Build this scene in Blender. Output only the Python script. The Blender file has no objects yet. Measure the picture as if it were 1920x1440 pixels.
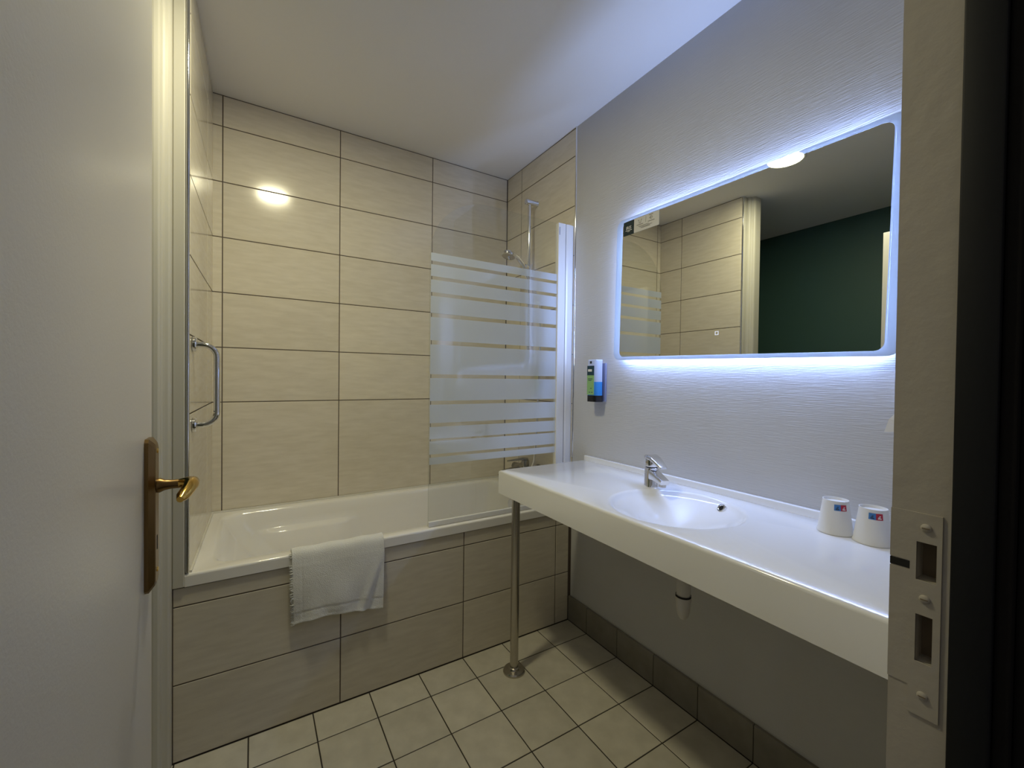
import bpy, bmesh, math, random
from mathutils import Vector, Matrix
random.seed(7)
SC = bpy.context.scene
COL = SC.collection

# ------------------------------------------------------------------ camera
def make_camera():
    yaw, pitch, roll, f = math.radians(31.511), math.radians(-0.7524), math.radians(0.686), 790.287
    fw = Vector((math.sin(yaw)*math.cos(pitch), math.cos(yaw)*math.cos(pitch), math.sin(pitch)))
    ri = Vector((math.cos(yaw), -math.sin(yaw), 0)); up = ri.cross(fw)
    r2 = ri*math.cos(roll) + up*math.sin(roll); u2 = -ri*math.sin(roll) + up*math.cos(roll)
    M = Matrix((r2, u2, -fw)).transposed().to_4x4()
    M.translation = Vector((-1.3913, -1.675, 1.233))
    cd = bpy.data.cameras.new('camera'); cd.sensor_fit = 'HORIZONTAL'; cd.sensor_width = 36
    cd.lens = f/1920*36; cd.clip_start = 0.01
    c = bpy.data.objects.new('camera', cd); c.matrix_world = M
    COL.objects.link(c); SC.camera = c
make_camera()

# ------------------------------------------------------------------ world, exposure
w = bpy.data.worlds.new('world'); SC.world = w; w.use_nodes = True
w.node_tree.nodes['Background'].inputs[0].default_value = (1.0, 0.95, 0.9, 1)
w.node_tree.nodes['Background'].inputs[1].default_value = 0.13
SC.view_settings.view_transform = 'Standard'
SC.view_settings.look = 'None'
SC.view_settings.gamma = 1
SC.view_settings.use_curve_mapping = False
SC.view_settings.exposure = 0.0
SC.cycles.max_bounces = 10
SC.cycles.diffuse_bounces = 6
SC.cycles.glossy_bounces = 6
SC.cycles.transparent_max_bounces = 16
SC.cycles.sample_clamp_indirect = 4
LAMP_W = 170.0          # emission strength of the ceiling lamp diffuser
LED_W = 122.0           # emission strength of the strip behind the mirror
LAMP_COL = (1.0, 0.925, 0.615)
LED_COL = (0.37, 0.52, 1.0)

# ------------------------------------------------------------------ materials
MATS = {}
def mat(name, col=(.8, .8, .8), rough=.5, metal=0, spec=.5, coat=0, trans=0, emit=None, es=0, setup=None):
    if name in MATS: return MATS[name]
    m = bpy.data.materials.new(name); m.use_nodes = True
    nt = m.node_tree; b = nt.nodes['Principled BSDF']
    b.inputs['Base Color'].default_value = (*col, 1)
    b.inputs['Roughness'].default_value = rough
    b.inputs['Metallic'].default_value = metal
    b.inputs['Specular IOR Level'].default_value = spec
    b.inputs['Coat Weight'].default_value = coat
    b.inputs['Coat Roughness'].default_value = .05
    b.inputs['Transmission Weight'].default_value = trans
    if emit:
        b.inputs['Emission Color'].default_value = (*emit, 1); b.inputs['Emission Strength'].default_value = es
    if setup: setup(nt, b)
    MATS[name] = m
    return m

def streaks(c1, c2, scale, stretch, rnd=.06, bump=0, detail=4):
    """two-tone grain stretched along one axis, shifted and toned per object"""
    def s(nt, b):
        N, L = nt.nodes, nt.links
        tc = N.new('ShaderNodeTexCoord'); oi = N.new('ShaderNodeObjectInfo')
        mp = N.new('ShaderNodeMapping'); mp.inputs['Scale'].default_value = stretch
        ad = N.new('ShaderNodeVectorMath'); ad.operation = 'ADD'
        cm = N.new('ShaderNodeCombineXYZ'); mu = N.new('ShaderNodeMath'); mu.operation = 'MULTIPLY'; mu.inputs[1].default_value = 37
        L.new(oi.outputs['Random'], mu.inputs[0])
        for i in range(3): L.new(mu.outputs[0], cm.inputs[i])
        L.new(tc.outputs['Object'], mp.inputs[0]); L.new(mp.outputs[0], ad.inputs[0]); L.new(cm.outputs[0], ad.inputs[1])
        no = N.new('ShaderNodeTexNoise'); no.inputs['Scale'].default_value = scale; no.inputs['Detail'].default_value = detail
        L.new(ad.outputs[0], no.inputs['Vector'])
        cr = N.new('ShaderNodeValToRGB'); cr.color_ramp.elements[0].position = .3; cr.color_ramp.elements[1].position = .72
        cr.color_ramp.elements[0].color = (*c1, 1); cr.color_ramp.elements[1].color = (*c2, 1)
        L.new(no.outputs['Fac'], cr.inputs[0])
        hs = N.new('ShaderNodeHueSaturation')
        mr = N.new('ShaderNodeMapRange'); mr.inputs[3].default_value = 1-rnd; mr.inputs[4].default_value = 1+rnd
        L.new(oi.outputs['Random'], mr.inputs[0]); L.new(mr.outputs[0], hs.inputs['Value']); L.new(cr.outputs[0], hs.inputs['Color'])
        L.new(hs.outputs[0], b.inputs['Base Color'])
        if bump:
            bp = N.new('ShaderNodeBump'); bp.inputs['Strength'].default_value = bump; bp.inputs['Distance'].default_value = .002
            L.new(no.outputs['Fac'], bp.inputs['Height']); L.new(bp.outputs[0], b.inputs['Normal'])
    return s

def relief(scale, stretch=(1, 1, 1), strength=.3, dist=.002, detail=3, spot=None):
    def s(nt, b):
        N, L = nt.nodes, nt.links
        tc = N.new('ShaderNodeTexCoord'); mp = N.new('ShaderNodeMapping'); mp.inputs['Scale'].default_value = stretch
        no = N.new('ShaderNodeTexNoise'); no.inputs['Scale'].default_value = scale; no.inputs['Detail'].default_value = detail
        L.new(tc.outputs['Object'], mp.inputs[0]); L.new(mp.outputs[0], no.inputs['Vector'])
        bp = N.new('ShaderNodeBump'); bp.inputs['Strength'].default_value = strength; bp.inputs['Distance'].default_value = dist
        L.new(no.outputs['Fac'], bp.inputs['Height']); L.new(bp.outputs[0], b.inputs['Normal'])
    return s

def wallpaper(nt, b):
    N, L = nt.nodes, nt.links
    tc = N.new('ShaderNodeTexCoord')
    mp = N.new('ShaderNodeMapping'); mp.inputs['Scale'].default_value = (1, .05, 1)
    no = N.new('ShaderNodeTexNoise'); no.inputs['Scale'].default_value = 340; no.inputs['Detail'].default_value = 2
    L.new(tc.outputs['Object'], mp.inputs[0]); L.new(mp.outputs[0], no.inputs['Vector'])
    n2 = N.new('ShaderNodeTexNoise'); n2.inputs['Scale'].default_value = 5; n2.inputs['Detail'].default_value = 3
    L.new(tc.outputs['Object'], n2.inputs['Vector'])
    cr = N.new('ShaderNodeValToRGB')
    cr.color_ramp.elements[0].color = (.52, .52, .53, 1); cr.color_ramp.elements[1].color = (.58, .58, .59, 1)
    L.new(n2.outputs['Fac'], cr.inputs[0]); L.new(cr.outputs[0], b.inputs['Base Color'])
    bp = N.new('ShaderNodeBump'); bp.inputs['Strength'].default_value = .75; bp.inputs['Distance'].default_value = .0012
    L.new(no.outputs['Fac'], bp.inputs['Height']); L.new(bp.outputs[0], b.inputs['Normal'])

M_TILE = mat('glazed_beige_tile', rough=.13, setup=streaks((.69, .635, .52), (.77, .715, .60), 9, (1.2, 1, 7), .04))
M_PTILE = mat('satin_beige_tile', rough=.34, setup=streaks((.58, .53, .44), (.66, .61, .51), 9, (1.2, 1, 7), .04))
M_GROUT = mat('brown_grout', (.11, .085, .07), .9)
M_FTILE = mat('matt_floor_tile', rough=.42, setup=streaks((.47, .44, .36), (.57, .535, .445), 16, (1, 1, 1), .07, .05, 6))
M_FGROUT = mat('dark_floor_grout', (.035, .028, .022), .9)
M_SKIRT = mat('skirting_tile_glaze', rough=.4, setup=streaks((.20, .185, .155), (.26, .24, .205), 14, (1, 1, 1), .06))
M_CEIL = mat('ceiling_paint', (.86, .855, .84), .75, setup=relief(160, strength=.12))
M_PAPER = mat('ribbed_wallpaper', (.6, .6, .6), .55, setup=wallpaper)
M_GREEN = mat('dark_green_paint', (.045, .105, .092), .55, setup=relief(200, strength=.1))
M_PAINT = mat('cream_gloss_paint', (.54, .525, .465), .42, spec=.35, setup=relief(90, strength=.06))
M_DOOR = mat('door_paint', (.68, .66, .615), .32, setup=relief(260, strength=.10))
M_JAMB = mat('old_frame_paint', (.45, .415, .355), .5, setup=relief(45, strength=.35, dist=.003, detail=6))
M_DARK = mat('charcoal_paint', (.0075, .0085, .0105), .6, spec=.25)
M_HALL = mat('hall_dark', (.008, .007, .007), .8, spec=.2)
M_HOLE = mat('dark_wood_recess', (.20, .155, .10), .8)
M_CHROME = mat('chrome', (.78, .78, .8), .08, 1)
M_DCHROME = mat('dull_chrome', (.34, .33, .32), .16, 1)
M_STEEL = mat('brushed_steel', (.50, .47, .42), .27, 1)
M_BRASS = mat('polished_brass', (.62, .40, .10), .16, 1)
M_DBRASS = mat('dark_brass', (.20, .125, .05), .34, 1)
M_ENAMEL = mat('white_enamel', (.88, .865, .84), .1, coat=.4)
M_SOLID = mat('white_solid_surface', (.86, .86, .865), .14, coat=.5)
M_ALU = mat('white_aluminium', (.80, .80, .80), .25)
M_PVC = mat('white_pvc', (.62, .60, .57), .35)
M_BLACK = mat('black_plastic', (.008, .008, .01), .25)
M_RUBBER = mat('black_rubber', (.01, .01, .01), .7)
M_PAPERW = mat('white_paper', (.78, .77, .74), .6)
M_TOWEL = mat('white_terry', (.84, .84, .83), .95, spec=.1, setup=relief(420, strength=.9, dist=.004, detail=3))
M_CAULK = mat('white_caulk', (.72, .70, .64), .4)
M_MIRROR = mat('mirror_silver', (.80, .82, .80), .0, 1)
M_TAG = mat('grey_tag', (.12, .13, .2), .5)
M_INK = mat('black_print', (.015, .015, .015), .6)
M_WINK = mat('white_print', (.85, .85, .85), .6)
M_NAVY = mat('dark_teal_print', (.006, .022, .03), .5)
M_BLUE = mat('blue_print', (.05, .19, .50), .5)
M_RED = mat('red_print', (.42, .012, .035), .5)
M_LGREEN = mat('green_label', (.28, .52, .20), .5)
M_TEAL = mat('teal_label', (.01, .05, .08), .5)
M_STICK = mat('grey_card', (.66, .65, .62), .5)
M_LAMP = mat('lamp_diffuser', (.9, .85, .7), .5, emit=LAMP_COL, es=LAMP_W)
M_LED = mat('led_strip', (.5, .5, .6), .5, emit=LED_COL, es=LED_W)
M_BTN = mat('backlit_button', (.6, .6, .7), .4, emit=(.7, .8, 1), es=.7)

def node_mat(name, build):
    m = bpy.data.materials.new(name); m.use_nodes = True; nt = m.node_tree
    for n in list(nt.nodes): nt.nodes.remove(n)
    out = nt.nodes.new('ShaderNodeOutputMaterial'); build(nt, out); MATS[name] = m
    return m
def _glass(tint, refl):
    def b(nt, out):
        t = nt.nodes.new('ShaderNodeBsdfTransparent'); t.inputs[0].default_value = (*tint, 1)
        g = nt.nodes.new('ShaderNodeBsdfGlossy'); g.inputs['Roughness'].default_value = .0
        f = nt.nodes.new('ShaderNodeFresnel'); f.inputs[0].default_value = refl
        m = nt.nodes.new('ShaderNodeMixShader')
        ge = nt.nodes.new('ShaderNodeNewGeometry'); iv = nt.nodes.new('ShaderNodeMath'); iv.operation = 'SUBTRACT'; iv.inputs[0].default_value = 1
        mu = nt.nodes.new('ShaderNodeMath'); mu.operation = 'MULTIPLY'
        nt.links.new(ge.outputs['Backfacing'], iv.inputs[1]); nt.links.new(iv.outputs[0], mu.inputs[0]); nt.links.new(f.outputs[0], mu.inputs[1])
        nt.links.new(mu.outputs[0], m.inputs[0]); nt.links.new(t.outputs[0], m.inputs[1]); nt.links.new(g.outputs[0], m.inputs[2])
        nt.links.new(m.outputs[0], out.inputs[0])
    return b
M_GLASS = node_mat('clear_glass', _glass((.965, .972, .965), 1.85))
def _frost(opac):
    def b(nt, out):
        t = nt.nodes.new('ShaderNodeBsdfTransparent'); t.inputs[0].default_value = (.97, .97, .97, 1)
        d = nt.nodes.new('ShaderNodeBsdfDiffuse'); d.inputs[0].default_value = (.84, .90, .97, 1)
        tr = nt.nodes.new('ShaderNodeBsdfTranslucent'); tr.inputs[0].default_value = (.84, .90, .97, 1)
        a = nt.nodes.new('ShaderNodeMixShader'); a.inputs[0].default_value = .45
        m = nt.nodes.new('ShaderNodeMixShader'); m.inputs[0].default_value = opac
        nt.links.new(d.outputs[0], a.inputs[1]); nt.links.new(tr.outputs[0], a.inputs[2])
        nt.links.new(t.outputs[0], m.inputs[1]); nt.links.new(a.outputs[0], m.inputs[2])
        g = nt.nodes.new('ShaderNodeBsdfGlossy'); g.inputs['Roughness'].default_value = .03
        lw = nt.nodes.new('ShaderNodeFresnel'); lw.inputs[0].default_value = 1.95
        ge = nt.nodes.new('ShaderNodeNewGeometry'); iv = nt.nodes.new('ShaderNodeMath'); iv.operation = 'SUBTRACT'; iv.inputs[0].default_value = 1
        mu = nt.nodes.new('ShaderNodeMath'); mu.operation = 'MULTIPLY'; mx = nt.nodes.new('ShaderNodeMixShader')
        nt.links.new(ge.outputs['Backfacing'], iv.inputs[1]); nt.links.new(iv.outputs[0], mu.inputs[0]); nt.links.new(lw.outputs[0], mu.inputs[1])
        nt.links.new(mu.outputs[0], mx.inputs[0]); nt.links.new(m.outputs[0], mx.inputs[1]); nt.links.new(g.outputs[0], mx.inputs[2]); nt.links.new(mx.outputs[0], out.inputs[0])
    return b
M_FROST = node_mat('frosted_print', _frost(.72))
def _band(nt, out):
    tr = nt.nodes.new('ShaderNodeBsdfTranslucent'); tr.inputs[0].default_value = (.85, .92, .98, 1)
    d = nt.nodes.new('ShaderNodeBsdfDiffuse'); d.inputs[0].default_value = (.7, .76, .8, 1)
    a = nt.nodes.new('ShaderNodeMixShader'); a.inputs[0].default_value = .35
    g = nt.nodes.new('ShaderNodeBsdfGlossy'); g.inputs['Roughness'].default_value = .02
    f = nt.nodes.new('ShaderNodeFresnel'); f.inputs[0].default_value = 1.45
    m = nt.nodes.new('ShaderNodeMixShader')
    nt.links.new(tr.outputs[0], a.inputs[1]); nt.links.new(d.outputs[0], a.inputs[2])
    nt.links.new(f.outputs[0], m.inputs[0]); nt.links.new(a.outputs[0], m.inputs[1]); nt.links.new(g.outputs[0], m.inputs[2])
    nt.links.new(m.outputs[0], out.inputs[0])
M_BAND = node_mat('frosted_mirror_border', _band)
def _tint(col, opac):
    def b(nt, out):
        t = nt.nodes.new('ShaderNodeBsdfTransparent'); t.inputs[0].default_value = (*[.5+.5*c for c in col], 1)
        d = nt.nodes.new('ShaderNodeBsdfTranslucent'); d.inputs[0].default_value = (*col, 1)
        e = nt.nodes.new('ShaderNodeBsdfDiffuse'); e.inputs[0].default_value = (*col, 1)
        a = nt.nodes.new('ShaderNodeMixShader'); a.inputs[0].default_value = .5
        m = nt.nodes.new('ShaderNodeMixShader'); m.inputs[0].default_value = opac
        nt.links.new(d.outputs[0], a.inputs[1]); nt.links.new(e.outputs[0], a.inputs[2])
        nt.links.new(t.outputs[0], m.inputs[1]); nt.links.new(a.outputs[0], m.inputs[2]); nt.links.new(m.outputs[0], out.inputs[0])
    return b
M_BOTTLE = node_mat('milky_plastic', _tint((.80, .84, .92), .85))
M_LIQUID = node_mat('blue_soap', _tint((.10, .42, .85), .9))
M_BRACKET = node_mat('clear_bracket', _tint((.55, .58, .75), .45))

# ------------------------------------------------------------------ mesh helpers
def link(name, me, m=None, parent=None, loc=None, rot=None, smooth=False):
    o = bpy.data.objects.new(name, me); COL.objects.link(o)
    if m and not me.materials: me.materials.append(m)
    if parent: o.parent = parent
    if loc: o.location = loc
    if rot: o.rotation_euler = rot
    if smooth:
        for p in me.polygons: p.use_smooth = True
    return o
def fin(name, bm, m=None, parent=None, smooth=False, loc=None, rot=None, sharp=None):
    bmesh.ops.remove_doubles(bm, verts=bm.verts, dist=1e-6)
    bmesh.ops.recalc_face_normals(bm, faces=bm.faces)
    me = bpy.data.meshes.new(name); bm.to_mesh(me); bm.free()
    o = link(name, me, m, parent, loc, rot, smooth)
    if smooth and sharp: me.set_sharp_from_angle(angle=math.radians(sharp))
    return o
def empty(name, loc=(0, 0, 0), rot=(0, 0, 0)):
    o = bpy.data.objects.new(name, None); o.location = loc; o.rotation_euler = rot; o.empty_display_size = .05
    COL.objects.link(o); return o
def tag(o, label, cat, group=None):
    o['label'] = label; o['category'] = cat
    if group: o['group'] = group
    return o
def struct(o): o['kind'] = 'structure'; return o
def abox(bm, a, b, bev=0, seg=2):
    a, b = [min(p, q) for p, q in zip(a, b)], [max(p, q) for p, q in zip(a, b)]
    r = bmesh.ops.create_cube(bm, size=1)
    vs = r['verts']
    for v in vs: v.co = Vector([(a[i]+b[i])/2 + v.co[i]*(b[i]-a[i]) for i in range(3)])
    if bev:
        es = list({e for v in vs for e in v.link_edges})
        bmesh.ops.bevel(bm, geom=es, offset=bev, segments=seg, affect='EDGES', profile=.5)
def boxo(name, a, b, m, parent=None, bev=0, seg=2, **k):
    bm = bmesh.new(); abox(bm, a, b, bev, seg); return fin(name, bm, m, parent, smooth=bool(bev), sharp=40 if bev else None, **k)
def frame_of(d):
    d = d.normalized(); a = Vector((0, 0, 1)) if abs(d.z) < .9 else Vector((1, 0, 0))
    u = d.cross(a).normalized(); return u, d.cross(u).normalized()
def atube(bm, pts, rad, n=14, caps=True, flat=None):
    """tube along a polyline; rad number or list; flat = (sx, sy) section factors per point"""
    pts = [Vector(p) for p in pts]; rad = rad if isinstance(rad, (list, tuple)) else [rad]*len(pts)
    T = []
    for i in range(len(pts)):
        T.append((pts[min(i+1, len(pts)-1)] - pts[max(i-1, 0)]).normalized())
    u, v = frame_of(T[0]); rings = []
    for i, p in enumerate(pts):
        if i:
            q = T[i-1].rotation_difference(T[i]); u = q @ u; v = q @ v
        fx, fy = flat[i] if flat else (1, 1)
        rings.append([bm.verts.new(p + (u*math.cos(t)*fx + v*math.sin(t)*fy)*rad[i]) for t in [2*math.pi*k/n for k in range(n)]])
    for a, b in zip(rings, rings[1:]):
        for k in range(n): bm.faces.new((a[k], a[(k+1) % n], b[(k+1) % n], b[k]))
    if caps: bm.faces.new(rings[0][::-1]); bm.faces.new(rings[-1])
def tubeo(name, pts, rad, m, parent=None, n=14, sharp=50, **k):
    bm = bmesh.new(); atube(bm, pts, rad, n, **k); return fin(name, bm, m, parent, smooth=True, sharp=sharp)
def alathe(bm, prof, org=(0, 0, 0), axis=(0, 0, 1), n=32):
    """prof: (radius, height) pairs turned about axis"""
    ax = Vector(axis).normalized(); u, v = frame_of(ax); org = Vector(org); rings = []
    for r, h in prof:
        if r < 1e-6: rings.append([bm.verts.new(org+ax*h)])
        else: rings.append([bm.verts.new(org+ax*h+(u*math.cos(t)+v*math.sin(t))*r) for t in [2*math.pi*k/n for k in range(n)]])
    for a, b in zip(rings, rings[1:]):
        for k in range(n):
            j = (k+1) % n
            if len(a) == 1 and len(b) == 1: continue
            if len(a) == 1: bm.faces.new((a[0], b[j], b[k]))
            elif len(b) == 1: bm.faces.new((a[k], a[j], b[0]))
            else: bm.faces.new((a[k], a[j], b[j], b[k]))
def latheo(name, prof, m, parent=None, org=(0, 0, 0), axis=(0, 0, 1), n=32, sharp=35):
    bm = bmesh.new(); alathe(bm, prof, org, axis, n); return fin(name, bm, m, parent, smooth=True, sharp=sharp)
def arc(c, r, a0, a1, n, ax1, ax2):
    c, ax1, ax2 = Vector(c), Vector(ax1), Vector(ax2)
    return [c+(ax1*math.cos(a0+(a1-a0)*i/n)+ax2*math.sin(a0+(a1-a0)*i/n))*r for i in range(n+1)]
def prism(bm, poly, z0, z1, sw=None):
    """extrude a plan polygon (x, y) between two heights; sw maps (x,y,z) to another axis order"""
    f = sw or (lambda x, y, z: (x, y, z))
    lo = [bm.verts.new(f(x, y, z0)) for x, y in poly]; hi = [bm.verts.new(f(x, y, z1)) for x, y in poly]
    n = len(poly)
    for k in range(n): bm.faces.new((lo[k], lo[(k+1) % n], hi[(k+1) % n], hi[k]))
    bm.faces.new(lo[::-1]); bm.faces.new(hi)
def rrect(cx, cy, hx, hy, r, n=6):
    p = []
    for sx, sy, a in ((1, 1, 0), (-1, 1, 90), (-1, -1, 180), (1, -1, 270)):
        for k in range(n+1):
            t = math.radians(a+90*k/n); p.append((cx+sx*(hx-r)+r*math.cos(t), cy+sy*(hy-r)+r*math.sin(t)))
    return p
def text_mesh(txt, size, m, name, parent, mat4, extrude=.0002, align='CENTER'):
    cu = bpy.data.curves.new(name, 'FONT'); cu.body = txt; cu.size = size; cu.extrude = extrude; cu.align_x = align; cu.resolution_u = 2
    t = bpy.data.objects.new(name, cu); COL.objects.link(t)
    me = bpy.data.meshes.new_from_object(t.evaluated_get(bpy.context.evaluated_depsgraph_get()))
    bpy.data.objects.remove(t); bpy.data.curves.remove(cu)
    me.transform(mat4); me.name = name
    return link(name, me, m, parent)

# tiles: chamfered slabs that share mesh data; local x = width, local z = height, face towards local -y
TM = {}
def tile_mesh(wd, ht, t, m, ch=.0011):
    key = (round(wd, 4), round(ht, 4), t, m.name)
    if key not in TM:
        bm = bmesh.new(); a, b = wd/2, ht/2
        o = [(-a, -b), (a, -b), (a, b), (-a, b)]; i = [(-a+ch, -b+ch), (a-ch, -b+ch), (a-ch, b-ch), (-a+ch, b-ch)]
        r0 = [bm.verts.new((x, t, z)) for x, z in o]; r1 = [bm.verts.new((x, ch*.7, z)) for x, z in o]; r2 = [bm.verts.new((x, 0, z)) for x, z in i]
        for p, q in ((r0, r1), (r1, r2)):
            for k in range(4): bm.faces.new((p[k], p[(k+1) % 4], q[(k+1) % 4], q[k]))
        bm.faces.new(r2); bm.faces.new(r0[::-1])
        bmesh.ops.recalc_face_normals(bm, faces=bm.faces)
        me = bpy.data.meshes.new('tile'); bm.to_mesh(me); bm.free(); me.materials.append(m); TM[key] = me
    return TM[key]
def tile_field(us, zs, parent, place, rotz, m, t=.008, gap=.0042, name='wall_tile', tilt=.0012):
    """us, zs: joint positions; place(u, z) gives the centre on the tile face"""
    for i in range(len(us)-1):
        for j in range(len(zs)-1):
            wd, ht = us[i+1]-us[i]-gap, zs[j+1]-zs[j]-gap
            if wd < .004 or ht < .004: continue
            o = bpy.data.objects.new(name, tile_mesh(wd, ht, t, m)); COL.objects.link(o); o.parent = parent
            o.location = place((us[i]+us[i+1])/2, (zs[j]+zs[j+1])/2)
            o.rotation_euler = (random.uniform(-tilt, tilt), 0, rotz+random.uniform(-tilt, tilt)*.6)

# ------------------------------------------------------------------ the room
H, D = 2.511, .677
YF = -1.499                        # bathroom face of the door wall
XN = -2.6                          # green wall of the nook
ZR = [2.369-.2522*k for k in range(7)][::-1]

FLOOR = struct(boxo('floor', (XN-.02, YF-.08, -.06), (.02, D+.02, -.0015), M_FGROUT))
def floor_tiles():
    xs = sorted([-.012, XN] + [-.2025-.2*i for i in range(12)]); ys = sorted([-.001, YF] + [-.1417-.2*j for j in range(7)])
    for i in range(len(xs)-1):
        for j in range(len(ys)-1):
            wd, ht = xs[i+1]-xs[i]-.0042, ys[j+1]-ys[j]-.0042
            if min(wd, ht) < .01: continue
            o = bpy.data.objects.new('floor_tile', tile_mesh(wd, ht, .006, M_FTILE)); COL.objects.link(o); o.parent = FLOOR
            o.location = ((xs[i]+xs[i+1])/2, (ys[j]+ys[j+1])/2, random.uniform(-.0004, .0004)); o.rotation_euler = (-math.pi/2, 0, 0)
floor_tiles()
struct(boxo('floor_hall', (XN, -3.2, -.06), (.3, YF-.08, -.002), M_HALL))
CEIL = struct(boxo('ceiling', (XN-.1, YF-.1, H), (.1, D+.1, H+.1), M_CEIL))

WB = struct(boxo('wall_back', (XN, D+.0018, 0), (.1, D+.12, H), M_GROUT))
tile_field([-1.556, -1.5153, -1.0109, -.5065, -.0015], [.604]+ZR[1:]+[H-.002], WB, lambda u, z: (u, D, z), 0, M_TILE)

# tiled left wall of the tub alcove (slightly out of square), the back of it is the nook side
AL = math.atan2(.012, .677)
WL = struct(boxo('wall_left', (-.135, .012, 0), (-.0018, .70, H), M_GROUT, loc=(-1.564, 0, 0), rot=(0, 0, -AL)))
tile_field([.002, .477, .679], [.604]+ZR[1:]+[H-.002], WL, lambda u, z: (0, u, z), math.pi/2, M_TILE)
struct(boxo('wall_left_nook', (XN-.1, YF-.1, 0), (XN, D+.1, H), M_GREEN))
struct(boxo('wall_back_nook', (XN, D-.02, 0), (-1.702, D, H), M_GREEN))

WR = struct(boxo('wall_right', (.0, YF-.08, 0), (.12, -.004, H), M_PAPER))
WRT = struct(boxo('wall_right_tub', (.0018, -.004, 0), (.12, D+.12, H), M_GROUT))
tile_field([-.002, .508, .6755], [.604]+ZR[1:]+[H-.002], WRT, lambda u, z: (0, u, z), -math.pi/2, M_TILE)

# door wall: open where the camera looks through
def door_wall():
    bm = bmesh.new(); y0, y1 = YF-.07, YF
    abox(bm, (XN, y0, 0), (-1.60, y1, H)); abox(bm, (-.735, y0, 0), (.0, y1, H)); abox(bm, (-1.60, y0, 2.07), (-.735, y1, H))
    return struct(fin('wall_front', bm, M_PAPER))
door_wall()

# skirting tiles on the right wall
BB = struct(boxo('baseboard_right', (-.0105, YF, 0), (0, -.001, .119), M_FGROUT))
ys = sorted([-.001, YF] + [-.1417-.2*j for j in range(7)])
tile_field(ys, [0, .125], BB, lambda u, z: (-.0125, u, z), -math.pi/2, M_SKIRT, t=.012, gap=.003, name='skirting_tile')

# casing at the end of the left wall
def casing():
    bm = bmesh.new()
    prism(bm, [(-1.5757, .003), (-1.5757, -.007), (-1.5785, -.0095), (-1.604, -.0095), (-1.6075, -.006), (-1.6075, .003)], .5615, H)
    prof = [(-1.6075, .02), (-1.6075, -.012), (-1.610, -.022), (-1.615, -.027), (-1.622, -.029), (-1.627, -.031), (-1.6295, -.036),
            (-1.6310, -.044), (-1.636, -.049), (-1.645, -.051), (-1.703, -.050), (-1.703, .02)]
    prism(bm, prof, 0, H)
    return struct(fin('trim_1', bm, M_PAINT))
casing()
# chrome edge strips of the tiling
struct(tubeo('trim_2', [(-1.5695, -.002, .603), (-1.5695, -.002, H)], .0052, M_CHROME, n=10))
bm = bmesh.new(); atube(bm, [(.001, -.0045, .835), (.001, -.0045, H)], .0058, 10)
struct(fin('trim_3', bm, M_CHROME, smooth=True, sharp=50))

# door frame: right jamb with strike plate
def rect_holes(bm, y0, y1, z0, z1, holes, x0, x1):
    ycut = sorted({y0, y1, *[h[0] for h in holes], *[h[1] for h in holes]}); zcut = sorted({z0, z1, *[h[2] for h in holes], *[h[3] for h in holes]})
    for a, b in zip(ycut, ycut[1:]):
        for c, d in zip(zcut, zcut[1:]):
            my, mz = (a+b)/2, (c+d)/2
            if any(h[0] < my < h[1] and h[2] < mz < h[3] for h in holes): continue
            abox(bm, (x0, a, c), (x1, b, d))
XJ = -.78
HOLES = [(-1.5345, -1.5185, 1.022, 1.063), (-1.5325, -1.519, .934, .985)]
def jamb():
    bm = bmesh.new(); rect_holes(bm, -1.546, -1.497, 0, 2.035, HOLES, XJ, XJ+.02)
    j = struct(fin('trim_4', bm, M_JAMB))
    boxo('jamb_core', (XJ+.02, -1.546, 0), (XJ+.05, -1.497, 2.07), M_HOLE, j)
    boxo('head', (-1.60, -1.546, 2.035), (XJ+.05, -1.497, 2.07), M_JAMB, j)
    bm = bmesh.new(); rect_holes(bm, -1.5385, -1.5135, .876, 1.094, HOLES, XJ-.0016, XJ+.001)
    p = fin('strike_plate', bm, M_JAMB, j)
    bm = bmesh.new(); rect_holes(bm, -1.5135, -1.4965, .905, 1.030, [], XJ-.0009, XJ); abox(bm, (XJ-.0009, -1.5135, 1.040), (XJ, -1.4965, 1.094))
    fin('lip', bm, M_JAMB, p)
    boxo('gap', (XJ-.0006, -1.5135, 1.031), (XJ+.0005, -1.4965, 1.039), M_RUBBER, p)
    for z in (1.079, 1.003, .899):
        s = latheo('screw', [(0, .0022), (.003, .002), (.0046, .0008), (.0046, 0)], M_JAMB, p, (XJ-.0016, -1.526, z), (-1, 0, 0), 14)
        boxo('slot', (XJ-.0040, -1.529, z-.0006), (XJ-.0034, -1.523, z+.0006), M_HOLE, s)
    # dark painted hall side of the frame: stop, bead, architrave
    s = struct(boxo('trim_5', (XJ-.012, -1.576, 0), (XJ+.05, -1.5465, 2.07), M_DARK, bev=.002))
    boxo('bead', (XJ-.007, -1.588, 0), (XJ+.05, -1.576, 2.07), M_HALL, s, bev=.003)
    boxo('architrave', (XJ+.0, -1.606, 0), (XJ+.10, -1.588, 2.14), M_HALL, s, bev=.003)
jamb()

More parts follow.
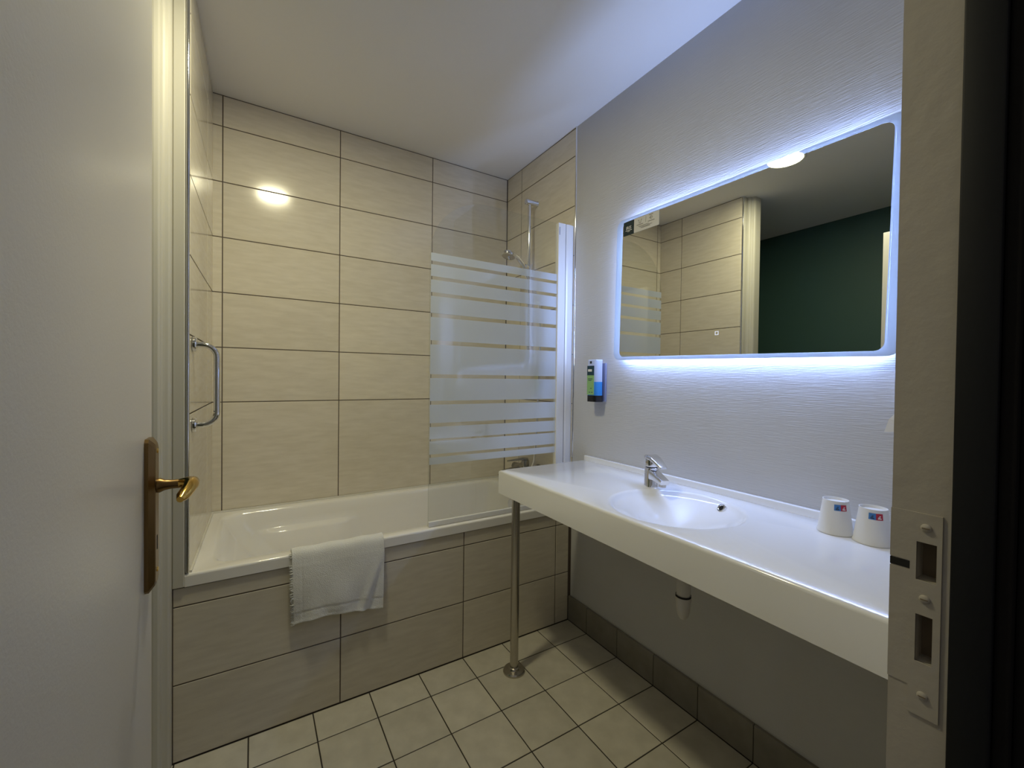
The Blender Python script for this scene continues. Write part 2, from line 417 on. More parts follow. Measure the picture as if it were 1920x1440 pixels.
# the open door with its brass furniture
def door():
    xf = -1.5325
    d = struct(boxo('door_1', (xf-.04, YF+.002, .008), (xf, -.783, 2.03), M_DOOR, bev=.002))
    y0, y1, z0, z1 = -.842, -.800, .896, 1.133
    bm = bmesh.new(); prof = []
    base = [(y0, z0), (y1, z0), (y1, z1), (y0, z1)]
    def ring(ins, x, cut):
        a, b, c, e = y0+ins, y1-ins, z0+ins*1.4, z1-ins*1.4
        pts = [(a+cut, c), (b-cut, c), (b, c+cut), (b, e-cut), (b-cut, e), (a+cut, e), (a, e-cut), (a, c+cut)]
        return [bm.verts.new((x, y, z)) for y, z in pts]
    R = [ring(0, xf, .005), ring(0, xf+.005, .005), ring(.006, xf+.0115, .005), ring(.0085, xf+.0125, .005)]
    for a, b in zip(R, R[1:]):
        for k in range(8): bm.faces.new((a[k], a[(k+1) % 8], b[(k+1) % 8], b[k]))
    bm.faces.new(R[-1]); bm.faces.new(R[0][::-1])
    p = fin('escutcheon', bm, M_DBRASS, d); p['label'] = 'long dark brass escutcheon plate'
    for z in (z1-.02, z0+.03):
        latheo('screw', [(0, .002), (.003, .0016), (.004, 0)], M_BRASS, p, (xf+.0125, -.821, z), (1, 0, 0), 12)
    boxo('keyhole', (xf+.0120, -.8235, .958), (xf+.0129, -.8185, .980), M_RUBBER, p)
    # lever: collar, neck, then a flat grip that turns back towards the hinge side
    zc = 1.058
    lv = latheo('lever', [(.011, 0), (.0115, .004), (.0085, .010), (.0072, .018), (.0072, .036)], M_DBRASS, d, (xf+.012, -.821, zc), (1, 0, 0), 20)  # neck darker than the grip: its unlit side is put into the colour
    lv['label'] = 'brass lever handle'
    pts = [(xf+.040, -.821, zc), (xf+.052, -.823, zc+.001), (xf+.057, -.832, zc+.002), (xf+.0575, -.845, zc+.001),
           (xf+.055, -.862, zc-.003), (xf+.051, -.878, zc-.0075), (xf+.049, -.890, zc-.010)]
    bm = bmesh.new(); atube(bm, pts, [.0072, .0092, .0104, .0100, .0092, .0084, .0045], 16)
    fin('grip', bm, M_BRASS, lv, smooth=True, sharp=60)
door()

# ------------------------------------------------------------------ ceiling lamp
def lamp():
    t = tag(empty('ceiling_lamp', (-1.28, -.41, H)), 'round warm ceiling lamp above the tub side of the room', 'lamp')
    latheo('rim', [(.102, 0), (.102, -.004), (.097, -.008), (.0895, -.0075), (.0878, -.004)], M_ALU, t, n=48)
    latheo('diffuser', [(.0875, -.0055), (0, -.0055)], M_LAMP, t, n=48)
lamp()

# ------------------------------------------------------------------ bath panel and tub
def apron():
    o = tag(boxo('bath_surround', (-1.607, .0018, 0), (-.0, .045, .556), M_GROUT), 'beige tiled front of the bathtub below its white rim', 'bath surround')
    tile_field([-1.607, -1.109, -.6015, -.0958, -.013], [.001, .2478, .4968, .5575], o, lambda u, z: (u, 0, z), 0, M_PTILE, name='panel_tile')
apron()

def bathtub():
    x0, x1, y0, y1 = -1.577, -.002, -.006, .676
    t = tag(empty('bathtub', (-.78, .33, 0)), 'white enamel bathtub behind the beige tiled panel', 'bathtub')
    bm = bmesh.new(); N = 160
    def loop(a, b, c, d, r, z, arm=0):
        """rounded rectangle sampled by arc length so loops match corner by corner"""
        pts = []; per = N//4
        cx = [(b-r, d-r, 0), (a+r, d-r, 90), (a+r, c+r, 180), (b-r, c+r, 270)]
        nc = 8; ns = per-nc
        for q in range(4):
            ox, oy, a0 = cx[q]; nx, ny, a1 = cx[(q+1) % 4]
            for k in range(nc): tt = math.radians(a0+90*k/nc); pts.append((ox+r*math.cos(tt), oy+r*math.sin(tt)))
            tt = math.radians(a0+90); sx, sy = ox+r*math.cos(tt), oy+r*math.sin(tt)
            ex, ey = nx+r*math.cos(tt), ny+r*math.sin(tt)
            for k in range(ns): f = k/ns; pts.append((sx+(ex-sx)*f, sy+(ey-sy)*f))
        out = []
        for x, y in pts:
            if arm:
                def ss(e0, e1, v): v = max(0, min(1, (v-e0)/(e1-e0))); return v*v*(3-2*v)
                k = ss(-1.38, -1.30, x)*(1-ss(-.99, -.945, x))*arm
                if y > (c+d)/2+.1: y -= k
                elif y < (c+d)/2-.1: y += k
            out.append(bm.verts.new((x+.78, y-.33, z)))
        return out
    L = [loop(x0, x1, y0, y1, .004, .559), loop(x0, x1, y0, y1, .004, .5905), loop(x0, x1, y0, y1, .004, .5925), loop(x0+.0012, x1-.0012, y0+.0015, y1-.0012, .005, .5965),
         loop(x0+.0045, x1-.0045, y0+.005, y1-.0045, .007, .599), loop(x0+.0075, x1-.0075, y0+.008, y1-.0075, .009, .599),
         loop(x0+.060, x1-.070, y0+.048, y1-.044, .07, .599), loop(x0+.068, x1-.076, y0+.055, y1-.050, .075, .596), loop(x0+.078, x1-.080, y0+.061, y1-.055, .08, .585),
         loop(x0+.100, x1-.086, y0+.066, y1-.060, .085, .545), loop(x0+.118, x1-.090, y0+.068, y1-.062, .09, .513, 0), loop(x0+.122, x1-.0905, y0+.069, y1-.063, .09, .508, .006),
         loop(x0+.130, x1-.091, y0+.070, y1-.064, .09, .498, .022), loop(x0+.136, x1-.092, y0+.071, y1-.065, .09, .488, .029), loop(x0+.22, x1-.10, y0+.082, y1-.074, .10, .38, .026),
         loop(x0+.33, x1-.115, y0+.095, y1-.085, .11, .26, .014), loop(x0+.40, x1-.14, y0+.12, y1-.11, .12, .205), loop(x0+.46, x1-.19, y0+.17, y1-.16, .12, .19),
         loop(x0+.6, x1-.4, y0+.28, y1-.27, .05, .184)]
    for a, b in zip(L, L[1:]):
        for k in range(N): bm.faces.new((a[k], a[(k+1) % N], b[(k+1) % N], b[k]))
    bm.faces.new(L[-1])
    fin('tub_body', bm, M_ENAMEL, t, smooth=True, sharp=75)
    bm = bmesh.new(); abox(bm, (x0+.78, D-.010-.33, .597), (x1+.78, D-.001-.33, .607), .002)
    prism(bm, [(-1.567+.78, .004-.33), (-1.558+.78, .004-.33), (-1.546+.78, .676-.33), (-1.555+.78, .676-.33)], .597, .606)
    fin('sealant_bead', bm, M_CAULK, t)
    latheo('overflow_cap', [(.0, .016), (.028, .014), (.034, .006), (.034, 0)], M_CHROME, t, (x1-.092+.78, .42-.33, .497), (-1, 0, .1), 28)
bathtub()

# ------------------------------------------------------------------ shower screen
def screen():
    t = tag(empty('shower_screen', (-.4, .02, .6)), 'glass bath screen with frosted stripes on the tub rim', 'shower screen')
    yg = .020; lx = lambda x: x+.4; ly = yg-.02; zb = -.6
    X0, X1, Z0, Z1 = -.760, -.088, .618, 2.012
    r = .25
    poly = [(X1, Z0), (X1, Z1), (X0+r+.03, Z1)]
    for k in range(1, 15):
        a = math.pi/2*k/14; poly.append((X0+r-r*math.sin(a)+.03*(1-k/14)**2, Z1-r*1.02+r*1.02*math.cos(a)))
    poly += [(X0, Z0)]
    bm = bmesh.new(); prism(bm, [(lx(x), z+zb) for x, z in poly], ly-.003, ly+.003, lambda x, y, z: (x, z, y))
    fin('glass_pane', bm, M_GLASS, t)
    top, bot = 1.757, .864
    gaps = [1.716, 1.652, 1.584, 1.496, 1.381, 1.239, 1.126, 1.032, .968, .901]
    hw = [.0075, .0075, .0078, .0085, .0090, .0080, .0080, .0080, .0045, .0065]
    edges = [top]
    for g, h in zip(gaps, hw): edges += [g+h, g-h]
    edges += [bot]
    for a, b in zip(edges[::2], edges[1::2]):
        boxo('frosted_stripe', (lx(X0+.001), ly-.0044, b+zb), (lx(X1), ly-.0032, a+zb), M_FROST, t)
    # white hinge and wall profiles
    h = [(-.098, .006), (-.098, .031), (-.056, .033), (-.052, .026), (-.052, .010), (-.056, .004)]
    bm = bmesh.new(); prism(bm, [(lx(x), y-.02) for x, y in h], .606-.6, 2.012-.6); hp = fin('hinge_profile', bm, M_ALU, t)
    h = [(-.050, .006), (-.050, .035), (-.001, .035), (-.001, .008), (-.015, .003), (-.040, .003)]
    bm = bmesh.new(); prism(bm, [(lx(x), y-.02) for x, y in h], .606-.6, 2.012-.6); fin('wall_profile', bm, M_ALU, t)
    boxo('maker_tag', (lx(-.093), .0056-.02, 1.953-.6), (lx(-.079), .0062-.02, 1.992-.6), M_TAG, hp)
    boxo('bottom_seal', (lx(X0), ly-.008, .601-.6), (lx(X1), ly+.008, .622-.6), M_ALU, t, bev=.002)
    tubeo('edge_seal', [(lx(X0)-.001, ly, .602-.6), (lx(X0)-.001, ly, 1.75-.6)], .0022, M_GLASS, t, 8)
screen()

# ------------------------------------------------------------------ shower set on the right wall
def shower():
    t = tag(empty('shower_rail', (-.05, .342, 1.6)), 'vertical chrome shower rail on the tiled right wall', 'shower rail')
    P = lambda x, y, z: (x+.05, y-.342, z-1.6)
    tubeo('rail', [P(-.05, .342, 1.28), P(-.05, .342, 2.235)], .0105, M_CHROME, t)
    for z in (2.238, 1.275):
        bm = bmesh.new(); alathe(bm, [(0, .078), (.014, .077), (.0165, .073), (.0165, .004), (.019, .001), (.019, 0)], P(0, .342, z), (-1, 0, 0), 24)
        fin('bracket', bm, M_CHROME, t, smooth=True, sharp=40)
    latheo('slider', [(.0125, -.02), (.018, -.018), (.018, .018), (.0125, .02)], M_CHROME, t, P(-.05, .342, 1.865), n=20)
    tubeo('holder', [P(-.055, .342, 1.865), P(-.085, .335, 1.868)], .015, M_CHROME, t)
    h = tag(empty('hand_shower', (-.088, .335, 1.868)), 'chrome hand shower with hose clipped to the shower rail', 'hand shower')
    Q = lambda x, y, z: (x+.088, y-.335, z-1.868)
    tubeo('handle', [Q(-.068, .336, 1.815), Q(-.088, .335, 1.862), Q(-.112, .331, 1.888), Q(-.145, .322, 1.909), Q(-.178, .312, 1.915)],
          [.0105, .0125, .0130, .0125, .0115], M_CHROME, h, 16)
    ax = Vector((-.25, -.05, -.97)).normalized()
    latheo('head', [(0, -.016), (.02, -.0145), (.037, -.008), (.0425, .002), (.041, .011), (.036, .013)], M_CHROME, h, Q(-.207, .305, 1.908), ax, 32)
    latheo('spray_plate', [(.037, .0125), (.034, .0145), (0, .0155)], M_STEEL, h, Q(-.207, .305, 1.908), ax, 32)
    tubeo('selector', [Q(-.212, .305, 1.896), Q(-.206, .303, 1.880)], .004, M_CHROME, h, 10)
    hose = []
    pts = [(-.068, .336, 1.815), (-.055, .325, 1.77), (-.045, .270, 1.70), (-.045, .235, 1.55), (-.05, .228, 1.30), (-.055, .236, 1.0), (-.058, .25, .80), (-.06, .285, .725), (-.06, .315, .700)]
    for i in range(len(pts)-1):
        p = [Vector(pts[max(0, min(len(pts)-1, i+k))]) for k in (-1, 0, 1, 2)]
        for s in range(6):
            u = s/6
            hose.append(Q(*(.5*((2*p[1])+(-p[0]+p[2])*u+(2*p[0]-5*p[1]+4*p[2]-p[3])*u*u+(-p[0]+3*p[1]-3*p[2]+p[3])*u**3))))
    hose.append(Q(*pts[-1])); tubeo('hose', hose, .0068, M_CHROME, h, 10)
    m = tag(empty('bath_mixer', (0, .36, .715)), 'chrome bath mixer tap above the right end of the tub', 'tap')
    S = lambda x, y, z: (x, y-.36, z-.715)
    tubeo('body', [S(-.062, .275, .715), S(-.062, .278, .715), S(-.062, .452, .715), S(-.062, .455, .715)], [.019, .022, .022, .019], M_DCHROME, m, 20)
    for y in (.29, .44):
        latheo('wall_rose', [(.031, 0), (.030, .008), (.014, .014), (.014, .06)], M_DCHROME, m, S(0, y, .715), (-1, 0, 0), 24)
    latheo('cartridge', [(.021, 0), (.021, .040), (.019, .046), (0, .048)], M_DCHROME, m, S(-.062, .335, .722), (0, 0, 1), 24)
    bm = bmesh.new(); atube(bm, [S(-.048, .338, .771), S(-.075, .345, .774), S(-.115, .362, .768), S(-.158, .382, .762)], [.018, .018, .012, .007], 14, True, [(1, .45)]*4)
    fin('lever', bm, M_DCHROME, m, smooth=True, sharp=60)
    tubeo('spout', [S(-.062, .375, .712), S(-.12, .384, .706), S(-.172, .392, .694), S(-.190, .395, .682)], [.017, .017, .0195, .0195], M_DCHROME, m, 18)
    latheo('aerator', [(.016, 0), (.016, .006), (0, .006)], M_STEEL, m, S(-.191, .395, .681), (-.5, 0, -.8), 18)
shower()

# ------------------------------------------------------------------ grab rail on the left wall
def grab():
    y = .058; zt, zb = 1.333, 1.067; xw = -1.563; off = .066; r = .04
    t = tag(empty('grab_rail', (xw, y, 1.2)), 'chrome grab rail on the left tiled wall beside the bath', 'grab rail')
    P = lambda x, yy, z: (x-xw, yy-y, z-1.2)
    pts = [P(xw+.004, y, zt)] + [P(*p) for p in arc((xw+off-r, y, zt-r), r, math.pi/2, 0, 8, (1, 0, 0), (0, 0, 1))] + \
          [P(*p) for p in arc((xw+off-r, y, zb+r), r, 0, -math.pi/2, 8, (1, 0, 0), (0, 0, 1))] + [P(xw+.004, y, zb)]
    tubeo('bar', pts, .0095, M_CHROME, t, 18)
    for z in (zt, zb):
        latheo('flange', [(.0245, 0), (.0245, .007), (.022, .010), (.012, .012)], M_CHROME, t, P(xw+.0012, y, z), (1, 0, 0), 28)
grab()

# ------------------------------------------------------------------ towel over the rim
def towel():
    xa, xb = -1.275, -.953
    t = tag(empty('bath_towel', (-1.114, 0, .6)), 'white terry towel draped over the front rim of the bathtub', 'towel')
    path = [(.052, .470), (.050, .53), (.044, .578), (.034, .600), (.020, .6085), (.006, .6075), (-.006, .603), (-.0135, .590), (-.0175, .565)]
    nv = 44
    zend = .345
    for k in range(1, nv): path.append((-.0185-.006*math.sin(math.pi*k/nv), .565+(zend-.565)*k/(nv-1)))
    nu = 72; bm = bmesh.new(); G = []
    rnd = random.Random(3)
    for i in range(nu+1):
        u = i/nu; row = []
        for j, (y, z) in enumerate(path):
            v = max(0, (j-8)/(len(path)-9))
            x = xa+(xb-xa)*u
            x += (.004*u-.006*(1-u))*v*(-1) if v else 0
            zz = z
            if v: zz = z - v*(.016*(u-.5)*-1)*-1 + .006*math.sin(u*5.2)*v - .008*v*math.sin(u*math.pi)*(-1)
            yy = y
            if v:
                yy -= v*(.010*math.exp(-((u-.20)/.09)**2) + .012*math.exp(-((u-.55+.25*(1-v))/.16)**2))
                c = u-(.74+.22*(1-v)); yy -= .010*math.exp(-(c/.045)**2)*min(1, v*1.4) - .006*math.exp(-((c-.075)/.03)**2)*v
                yy -= .004*math.sin(9*u+5*v)*v
                if .80 < v < .825 or .955 < v < .975: yy += .0022
                if .825 <= v <= .955: yy += .0010
            if u < .10 and .092 < u: yy += .0016
            yy = min(yy, y if j < 8 else -.0085)
            yy += rnd.uniform(-.0006, .0006) if j >= 8 else 0
            if j < 8 and j > 2: zz += .0015*math.sin(u*19)+.0012
            row.append(bm.verts.new((x+1.114, yy, zz-.6)))
        G.append(row)
    for i in range(nu):
        for j in range(len(path)-1): bm.faces.new((G[i][j], G[i+1][j], G[i+1][j+1], G[i][j+1]))
    edge = [(G[0][j].co.copy(), j) for j in range(len(path))]
    cl = fin('cloth', bm, M_TOWEL, t, smooth=True)
    so = cl.modifiers.new('thickness', 'SOLIDIFY'); so.thickness = .005; so.offset = 1
    su = cl.modifiers.new('smooth', 'SUBSURF'); su.levels = 1; su.render_levels = 1
    bm = bmesh.new()
    for c, j in edge[6:]:
        for s in range(3):
            p = c+Vector((0, rnd.uniform(-.005, 0), rnd.uniform(-.0028, .0028)))
            L = rnd.uniform(.004, .010)
            atube(bm, [p+Vector((.003, 0, 0)), p+Vector((-L*.5, rnd.uniform(-.001, .001), rnd.uniform(-.001, .001))), p+Vector((-L, rnd.uniform(-.002, .002), rnd.uniform(-.003, .001)))], [.0011, .001, .0006], 4, False)
    fr = fin('fringe', bm, M_TOWEL, t); fr['kind'] = 'stuff'; fr['label'] = 'short frayed thread fringe along the side edge'
towel()

# ------------------------------------------------------------------ vanity counter with round basin
ZC = .842
def counter():
    x0, x1, y0, y1 = -.497, -.001, -1.488, -.116
    cx, cy, R = -.272, -.826, .200
    t = tag(empty('vanity_counter', (-.25, -.8, 0)), 'white solid surface vanity counter with a round moulded basin', 'vanity counter')
    O = Vector((.25, .8, 0))
    bm = bmesh.new()
    ang = sorted({round(2*math.pi*k/96, 6) for k in range(96)} | {round(math.atan2(sy-cy, sx-cx) % (2*math.pi), 6) for sx in (x0, x1) for sy in (y0, y1)})
    def rect(a, ins):
        dx, dy = math.cos(a), math.sin(a); T = []
        if abs(dx) > 1e-9: T.append(((x1-ins if dx > 0 else x0+ins)-cx)/dx)
        if abs(dy) > 1e-9: T.append(((y1-ins if dy > 0 else y0+ins)-cy)/dy)
        s = min(T); return cx+dx*s, cy+dy*s
    rings = []
    def add(f): rings.append([bm.verts.new(O+Vector(f(a))) for a in ang])
    add(lambda a: (*rect(a, .0), .743)); add(lambda a: (*rect(a, .0), ZC-.009)); add(lambda a: (*rect(a, .0007), ZC-.0055)); add(lambda a: (*rect(a, .003), ZC-.002)); add(lambda a: (*rect(a, .008), ZC))
    DP = .088
    lip = [(1.03, 0), (1.0, -.0006), (.975, -.0030), (.95, -.0072), (.92, -.0135)]
    for f, z in lip: add(lambda a, f=f, z=z: (cx+math.cos(a)*R*f, cy+math.sin(a)*R*f, ZC+z))
    zl = -.0135
    for k in range(1, 23):
        f = .92*(1-k/23); s = f/.92
        z = zl-(DP+zl)*(1-s**1.25)
        add(lambda a, f=f, z=z: (cx+math.cos(a)*R*f, cy+math.sin(a)*R*f, ZC+z))
    n = len(ang)
    for a, b in zip(rings, rings[1:]):
        for k in range(n): bm.faces.new((a[k], a[(k+1) % n], b[(k+1) % n], b[k]))
    bm.faces.new(rings[-1]); bm.faces.new(rings[0][::-1])
    fin('top_with_basin', bm, M_SOLID, t, smooth=True, sharp=50)
    bm = bmesh.new(); abox(bm, Vector((-.021, y0, ZC-.002))+O, Vector((-.0008, y1, ZC+.0225))+O, .003)
    fin('upstand', bm, M_SOLID, t, smooth=True, sharp=40)
    ov = Vector((-.1115, -.8815, .8250))
    nrm = Vector((cx-ov.x, cy-ov.y, .13)).normalized()
    g = latheo('overflow_ring', [(.0085, -.010), (.0085, .002), (.0105, .0042), (.0135, .0038), (.0145, .0005), (.0145, -.012)], M_CHROME, t, ov+O, nrm, 28)
    latheo('overflow_hole', [(.0086, .0008), (0, .0008)], M_BLACK, g, ov+O, nrm, 20)
    latheo('drain_plug', [(.031, 0), (.030, .003), (.02, .006), (0, .007)], M_CHROME, t, Vector((cx, cy, ZC-DP))+O, (0, 0, 1), 28)
    lg = tubeo('leg', [Vector((-.452, -.186, .0))+O, Vector((-.452, -.186, .745))+O], .0175, M_STEEL, t, 24); lg['label'] = 'brushed steel support leg'
    latheo('floor_flange', [(.046, 0), (.046, .006), (.042, .011), (.026, .014), (.023, .020), (.018, .022)], M_STEEL, lg, Vector((-.452, -.186, .0))+O, n=36)
    # waste trap hanging under the basin
    s = tag(empty('bottle_trap', (-.27, -.862, .6)), 'white plastic waste trap hanging under the vanity counter', 'drain trap')
    latheo('pipe', [(.0205, .14), (.0205, -.022)], M_PVC, s, n=24)
    latheo('rubber_seal', [(.0225, -.020), (.0225, -.026)], M_RUBBER, s, n=24)
    latheo('bottle', [(.0232, -.026), (.0232, -.034), (.0215, -.045), (.0200, -.066), (.0165, -.082), (.010, -.093), (0, -.097)], M_PVC, s, n=24)
counter()

def basin_mixer():
    b = Vector((-.136, -.622, ZC)); ang = math.atan2(-.9, -.42)
    t = tag(empty('basin_mixer', b, (0, 0, ang)), 'chrome single lever mixer tap beside the round basin', 'tap')
    # local +x is the spout direction
    bm = bmesh.new(); L = []
    for z, s, dx in ((0, 1.04, 0), (.003, 1.04, 0), (.005, 1, 0), (.068, .98, 0), (.0695, .93, 0)):
        L.append([bm.verts.new((dx+x*s, y*s, z)) for x, y in rrect(0, 0, .0235, .0225, .014, 5)])
    for p, q in zip(L, L[1:]):
        for k in range(len(p)): bm.faces.new((p[k], p[(k+1) % len(p)], q[(k+1) % len(p)], q[k]))
    bm.faces.new(L[0][::-1]); bm.faces.new(L[-1]); fin('body', bm, M_CHROME, t, smooth=True, sharp=35)
    bm = bmesh.new()
    S = [(-.010, .068, .030, .0200), (.012, .0675, .026, .0200), (.040, .060, .031, .0190), (.075, .051, .029, .0180), (.098, .0455, .0285, .0175), (.104, .043, .0290, .0150)]
    R = []
    for x, zt, zb, hw in S:
        c = (zt+zb)/2; h = (zt-zb)/2
        R.append([bm.verts.new((x, y, c+z)) for y, z in rrect(0, 0, hw, h, min(h, hw)*.35, 3)])
    for p, q in zip(R, R[1:]):
        for k in range(len(p)): bm.faces.new((p[k], p[(k+1) % len(p)], q[(k+1) % len(p)], q[k]))
    bm.faces.new(R[0][::-1]); bm.faces.new(R[-1]); sp = fin('spout', bm, M_CHROME, t, smooth=True, sharp=40)
    latheo('aerator', [(0, 0), (.012, 0), (.0125, .004), (.0125, .013)], M_STEEL, sp, (.088, 0, .0185), n=20)
    latheo('shadow_ring', [(.0205, .0685), (.0205, .0735)], M_RUBBER, t, n=28)
    latheo('cartridge', [(.0225, .0735), (.0228, .076), (.0222, .094), (.0215, .100)], M_CHROME, t, n=32)
    bm = bmesh.new(); R = []
    for x, zc, th, hw in ((-.0245, .101, .006, .014), (-.021, .105, .0078, .0195), (0, .1075, .0085, .0225), (.030, .1045, .0075, .0215), (.062, .0955, .0055, .0185), (.088, .0865, .0042, .0150), (.094, .0845, .0032, .0105)):
        R.append([bm.verts.new((x, y, zc+z)) for y, z in rrect(0, 0, hw, th, th*.7, 3)])
    for p, q in zip(R, R[1:]):
        for k in range(len(p)): bm.faces.new((p[k], p[(k+1) % len(p)], q[(k+1) % len(p)], q[k]))
    bm.faces.new(R[0][::-1]); bm.faces.new(R[-1]); fin('lever', bm, M_CHROME, t, smooth=True, sharp=45)
    latheo('index_dot', [(.0025, .0222), (0, .0225)], M_BLUE, t, (0, 0, .088), (1, 0, 0), 10)
basin_mixer()

# ------------------------------------------------------------------ paper cups, upside down
def cup(loc, rot, label):
    t = tag(empty('paper_cup', loc, (0, 0, rot)), label, 'cup', 'upturned paper cups on the counter')
    r0, r1, h = .0385, .0275, .086
    latheo('wall', [(r0-.003, .004), (r0-.001, 0), (r0+.001, .001), (r0+.001, .004), (r0-.0004, .006), (r1, h-.002), (r1+.0004, h), (r1-.0012, h), (r1-.0022, h-.007)], M_PAPERW, t, n=40)
    latheo('base_disc', [(r1-.0015, h-.007), (0, h-.0065)], M_PAPERW, t, n=40)
    def patch(name, a0, a1, z0, z1, m, par, off=.0003):
        bm = bmesh.new(); n = 6; g = []
        for i in range(n+1):
            a = a0+(a1-a0)*i/n; row = []
            for z in (z0, z1):
                r = r0+(r1-r0)*(z-.006)/(h-.006)+off; row.append(bm.verts.new((r*math.cos(a), r*math.sin(a), z)))
            g.append(row)
        for p, q in zip(g, g[1:]): bm.faces.new((p[0], q[0], q[1], p[1]))
        return fin(name, bm, m, par, smooth=True)
    b = patch('blue_logo', -.46, 0, .063, .078, M_BLUE, t); r = patch('red_logo', 0, .46, .063, .078, M_RED, t)
    for a, m, par in ((-.23, M_INK, b), (.23, M_WINK, r)):
        patch('emblem', a-.12, a+.12, .0655, .0675, m, par, .0006); patch('emblem', a-.09, a+.05, .0685, .0700, m, par, .0006); patch('emblem', a-.03, a+.08, .0712, .0728, m, par, .0006)
cup((-.093, -1.183, ZC), math.radians(222), 'upturned white paper cup nearer the basin, further from the door frame')
cup((-.096, -1.2625, ZC), math.radians(208), 'upturned white paper cup nearest the door frame')

# ------------------------------------------------------------------ soap dispenser
def soap():
    t = tag(empty('soap_dispenser', (0, -.205, 1.13)), 'wall soap dispenser bottle with blue liquid and black base', 'soap dispenser')
    P = lambda bm, poly, z0, z1: prism(bm, poly, z0, z1)
    def body(x0, x1, w, r):   # x towards the room is negative
        return [(x, y) for x, y in rrect((x0+x1)/2, 0, (x1-x0)/2, w/2, r, 5)]
    bm = bmesh.new(); prism(bm, body(-.012, -.0005, .080, .005), .002, .178); fin('bracket', bm, M_BRACKET, t, smooth=True, sharp=40)
    ob = body(-.062, -.012, .066, .020)
    bm = bmesh.new(); prism(bm, ob, .029, .092); fin('liquid', bm, M_LIQUID, t, smooth=True, sharp=40)
    bm = bmesh.new(); prism(bm, ob, .092, .190); abox(bm, (-.056, -.027, .189), (-.016, .027, .1945), .002); fin('bottle', bm, M_BOTTLE, t, smooth=True, sharp=40)
    bm = bmesh.new(); prism(bm, body(-.063, -.008, .068, .018), .0, .029); fin('dispenser_base', bm, M_BLACK, t, smooth=True, sharp=40)
    lb = boxo('front_label', (-.0627, -.020, .032), (-.0618, .026, .122), M_LGREEN, t)
    lt = boxo('brand_panel', (-.0628, -.020, .122), (-.0618, .026, .166), M_TEAL, t)
    boxo('brand_mark', (-.0631, -.006, .139), (-.0627, .020, .150), M_WINK, lt)
    for y0, y1, z in ((-.010, .020, .104), (-.004, .018, .097), (-.006, .004, .06), (-.012, -.002, .042), (.004, .014, .042)):
        boxo('print_line', (-.0630, y0, z), (-.0626, y1, z+.003), M_TEAL, lb)
    boxo('top_mark', (-.0628, -.004, .176), (-.0618, .008, .187), M_INK, t)
soap()

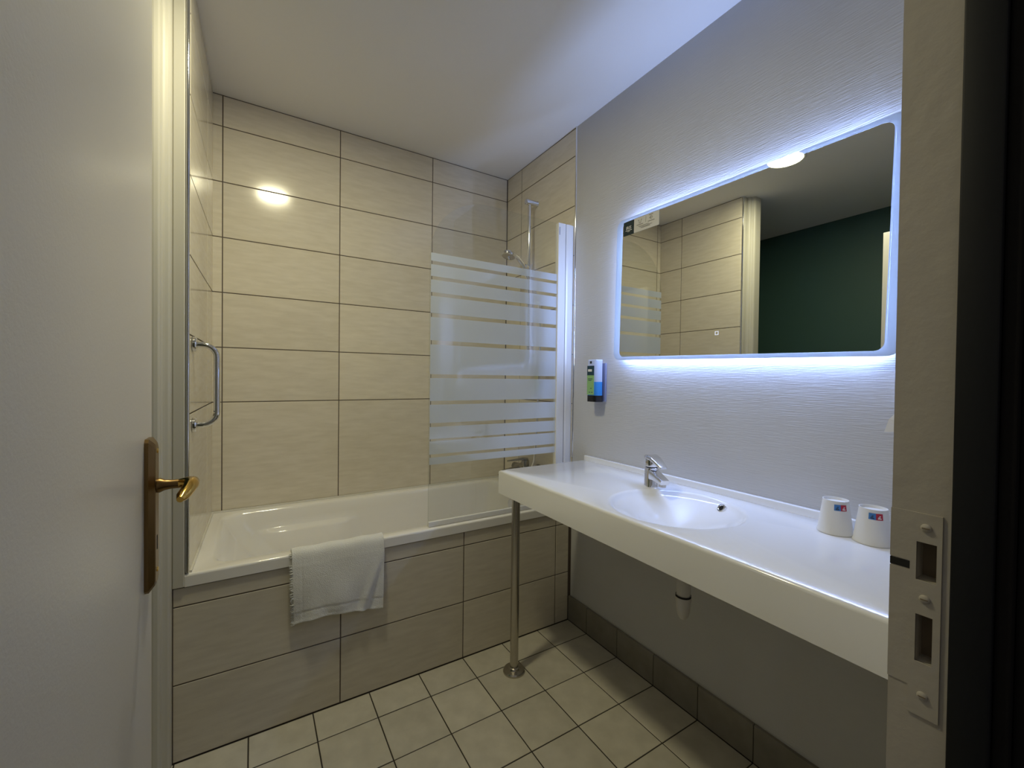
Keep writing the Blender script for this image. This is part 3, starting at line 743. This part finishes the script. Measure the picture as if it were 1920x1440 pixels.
# ------------------------------------------------------------------ backlit mirror
def mirror():
    cy, cz = -.8125, 1.610; tilt = math.radians(1.15)
    t = tag(empty('backlit_mirror', (0, cy, cz), (tilt, 0, 0)), 'wide rectangular mirror with bluish backlight on the right wall', 'mirror')
    hy, hz, by, bz = .4515, .287, .034, .0135       # half size of the silvered field, width of frosted border
    xg0, xg1 = -.0375, -.0325
    sw = lambda x, y, z: (z, x, y)
    bm = bmesh.new(); prism(bm, rrect(0, 0, hy, hz, .022, 6), xg0, xg1, sw); fin('mirror_glass', bm, M_MIRROR, t, smooth=True, sharp=40)
    bm = bmesh.new(); a = rrect(0, 0, hy+by, hz+bz, .032, 6); b = rrect(0, 0, hy+.0002, hz+.0002, .022, 6); n = len(a)
    va = [[bm.verts.new((x, y, z)) for y, z in a] for x in (xg0, xg1)]; vb = [[bm.verts.new((x, y, z)) for y, z in b] for x in (xg0, xg1)]
    for k in range(n):
        j = (k+1) % n
        bm.faces.new((va[0][k], va[0][j], vb[0][j], vb[0][k])); bm.faces.new((va[1][k], vb[1][k], vb[1][j], va[1][j])); bm.faces.new((va[0][k], va[1][k], va[1][j], va[0][j]))
    fin('frosted_border', bm, M_BAND, t)
    ins = .012
    bm = bmesh.new(); prism(bm, rrect(0, -.007, hy-ins, hz-ins, .012, 4), -.0325, -.001, sw); bx = fin('back_box', bm, M_ALU, t)
    e = .0012; Y, Z = hy-ins+e, hz-ins+e; xa, xb = -.0175, -.0085
    for nm, p in (('top', [(xa, -Y, Z), (xb, -Y, Z), (xb, Y, Z), (xa, Y, Z)]), ('bottom', [(xa, -Y, -Z), (xa, Y, -Z), (xb, Y, -Z), (xb, -Y, -Z)]),
                  ('l', [(xa, Y, -Z), (xa, Y, Z), (xb, Y, Z), (xb, Y, -Z)]), ('r', [(xa, -Y, -Z), (xb, -Y, -Z), (xb, -Y, Z), (xa, -Y, Z)])):
        me = bpy.data.meshes.new('led_strip'); me.from_pydata([(a, b, c-.007) for a, b, c in p], [], [(0, 1, 2, 3)]); me.update(); link('led_strip', me, M_LED, bx)
    # touch button
    bm = bmesh.new(); q = Vector((xg0-.0003, .002, -.213))
    for y0, y1, z0, z1 in ((-.0065, .0065, .0045, .0065), (-.0065, .0065, -.0065, -.0045), (-.0065, -.0045, -.0045, .0045), (.0045, .0065, -.0045, .0045)):
        abox(bm, q+Vector((-.0003, y0, z0)), q+Vector((.0003, y1, z1)))
    fin('touch_button', bm, M_BTN, t)
    # card stuck in the top corner: dark logo field and grey text field
    yt = .4505; x = xg0-.0016
    c = boxo('sticker', (x, yt-.190, .2285), (xg0-.0002, yt-.062, .2855), M_STICK, t)
    dk = boxo('logo_field', (x-.0002, yt-.062, .2285), (xg0-.0002, yt-.004, .2855), M_NAVY, c)
    T = Matrix(((0, 0, -1, 0), (-1, 0, 0, 0), (0, 1, 0, 0), (0, 0, 0, 1)))
    text_mesh('IRIS', .0190, M_WINK, 'logo_lettering', dk, Matrix.Translation((x-.0004, yt-.033, .2520)) @ T)
    boxo('underline', (x-.0006, yt-.051, .2465), (x-.0001, yt-.016, .2485), M_WINK, dk)
    boxo('underline', (x-.0006, yt-.040, .2420), (x-.0001, yt-.027, .2435), M_WINK, dk)
    def bar(y0, y1, z0, z1): boxo('print_line', (x-.0004, yt-y1, z0), (x-.0001, yt-y0, z1), M_INK, c)
    bar(.076, .110, .2550, .2567); bar(.134, .168, .2555, .2572); bar(.085, .140, .2480, .2492); bar(.092, .156, .2440, .2452); bar(.100, .146, .2395, .2412); bar(.1235, .1242, .257, .281)
    bar(.140, .160, .2795, .2812)
    def stroke(pts):
        bm = bmesh.new(); atube(bm, [(x-.0003, yt-y, z) for y, z in pts], .0006, 5); fin('icon', bm, M_INK, c)
    stroke([(.083, .273), (.087, .2755), (.089, .268), (.089, .2615), (.097, .2615), (.099, .269), (.1005, .2765), (.104, .2745)])
    stroke([(.143, .268), (.150, .2755), (.158, .270), (.151, .2625), (.143, .268)]); stroke([(.147, .2665), (.152, .2715)])
mirror()

# ------------------------------------------------------------------ tissue dispenser, mostly behind the door frame
def tissue():
    t = tag(empty('tissue_dispenser', (0, -1.36, 1.12)), 'white paper tissue hanging on the wall beside the door frame', 'tissue')
    boxo('box', (-.055, -.075, .04), (-.001, .070, .16), M_ALU, t, bev=.008)
    bm = bmesh.new()
    g = [[(-.030, .070, .050), (-.034, .000, .052)], [(-.028, .092, .022), (-.036, .02, .01)], [(-.022, .103, -.012), (-.03, .04, -.004)]]
    for dx in (0, .0008):
        v = [[bm.verts.new((a+dx, b, c)) for a, b, c in r] for r in g]
        for p, q in zip(v, v[1:]): bm.faces.new((p[0], p[1], q[1], q[0]))
    fin('tissue_sheet', bm, M_PAPERW, t)
tissue()
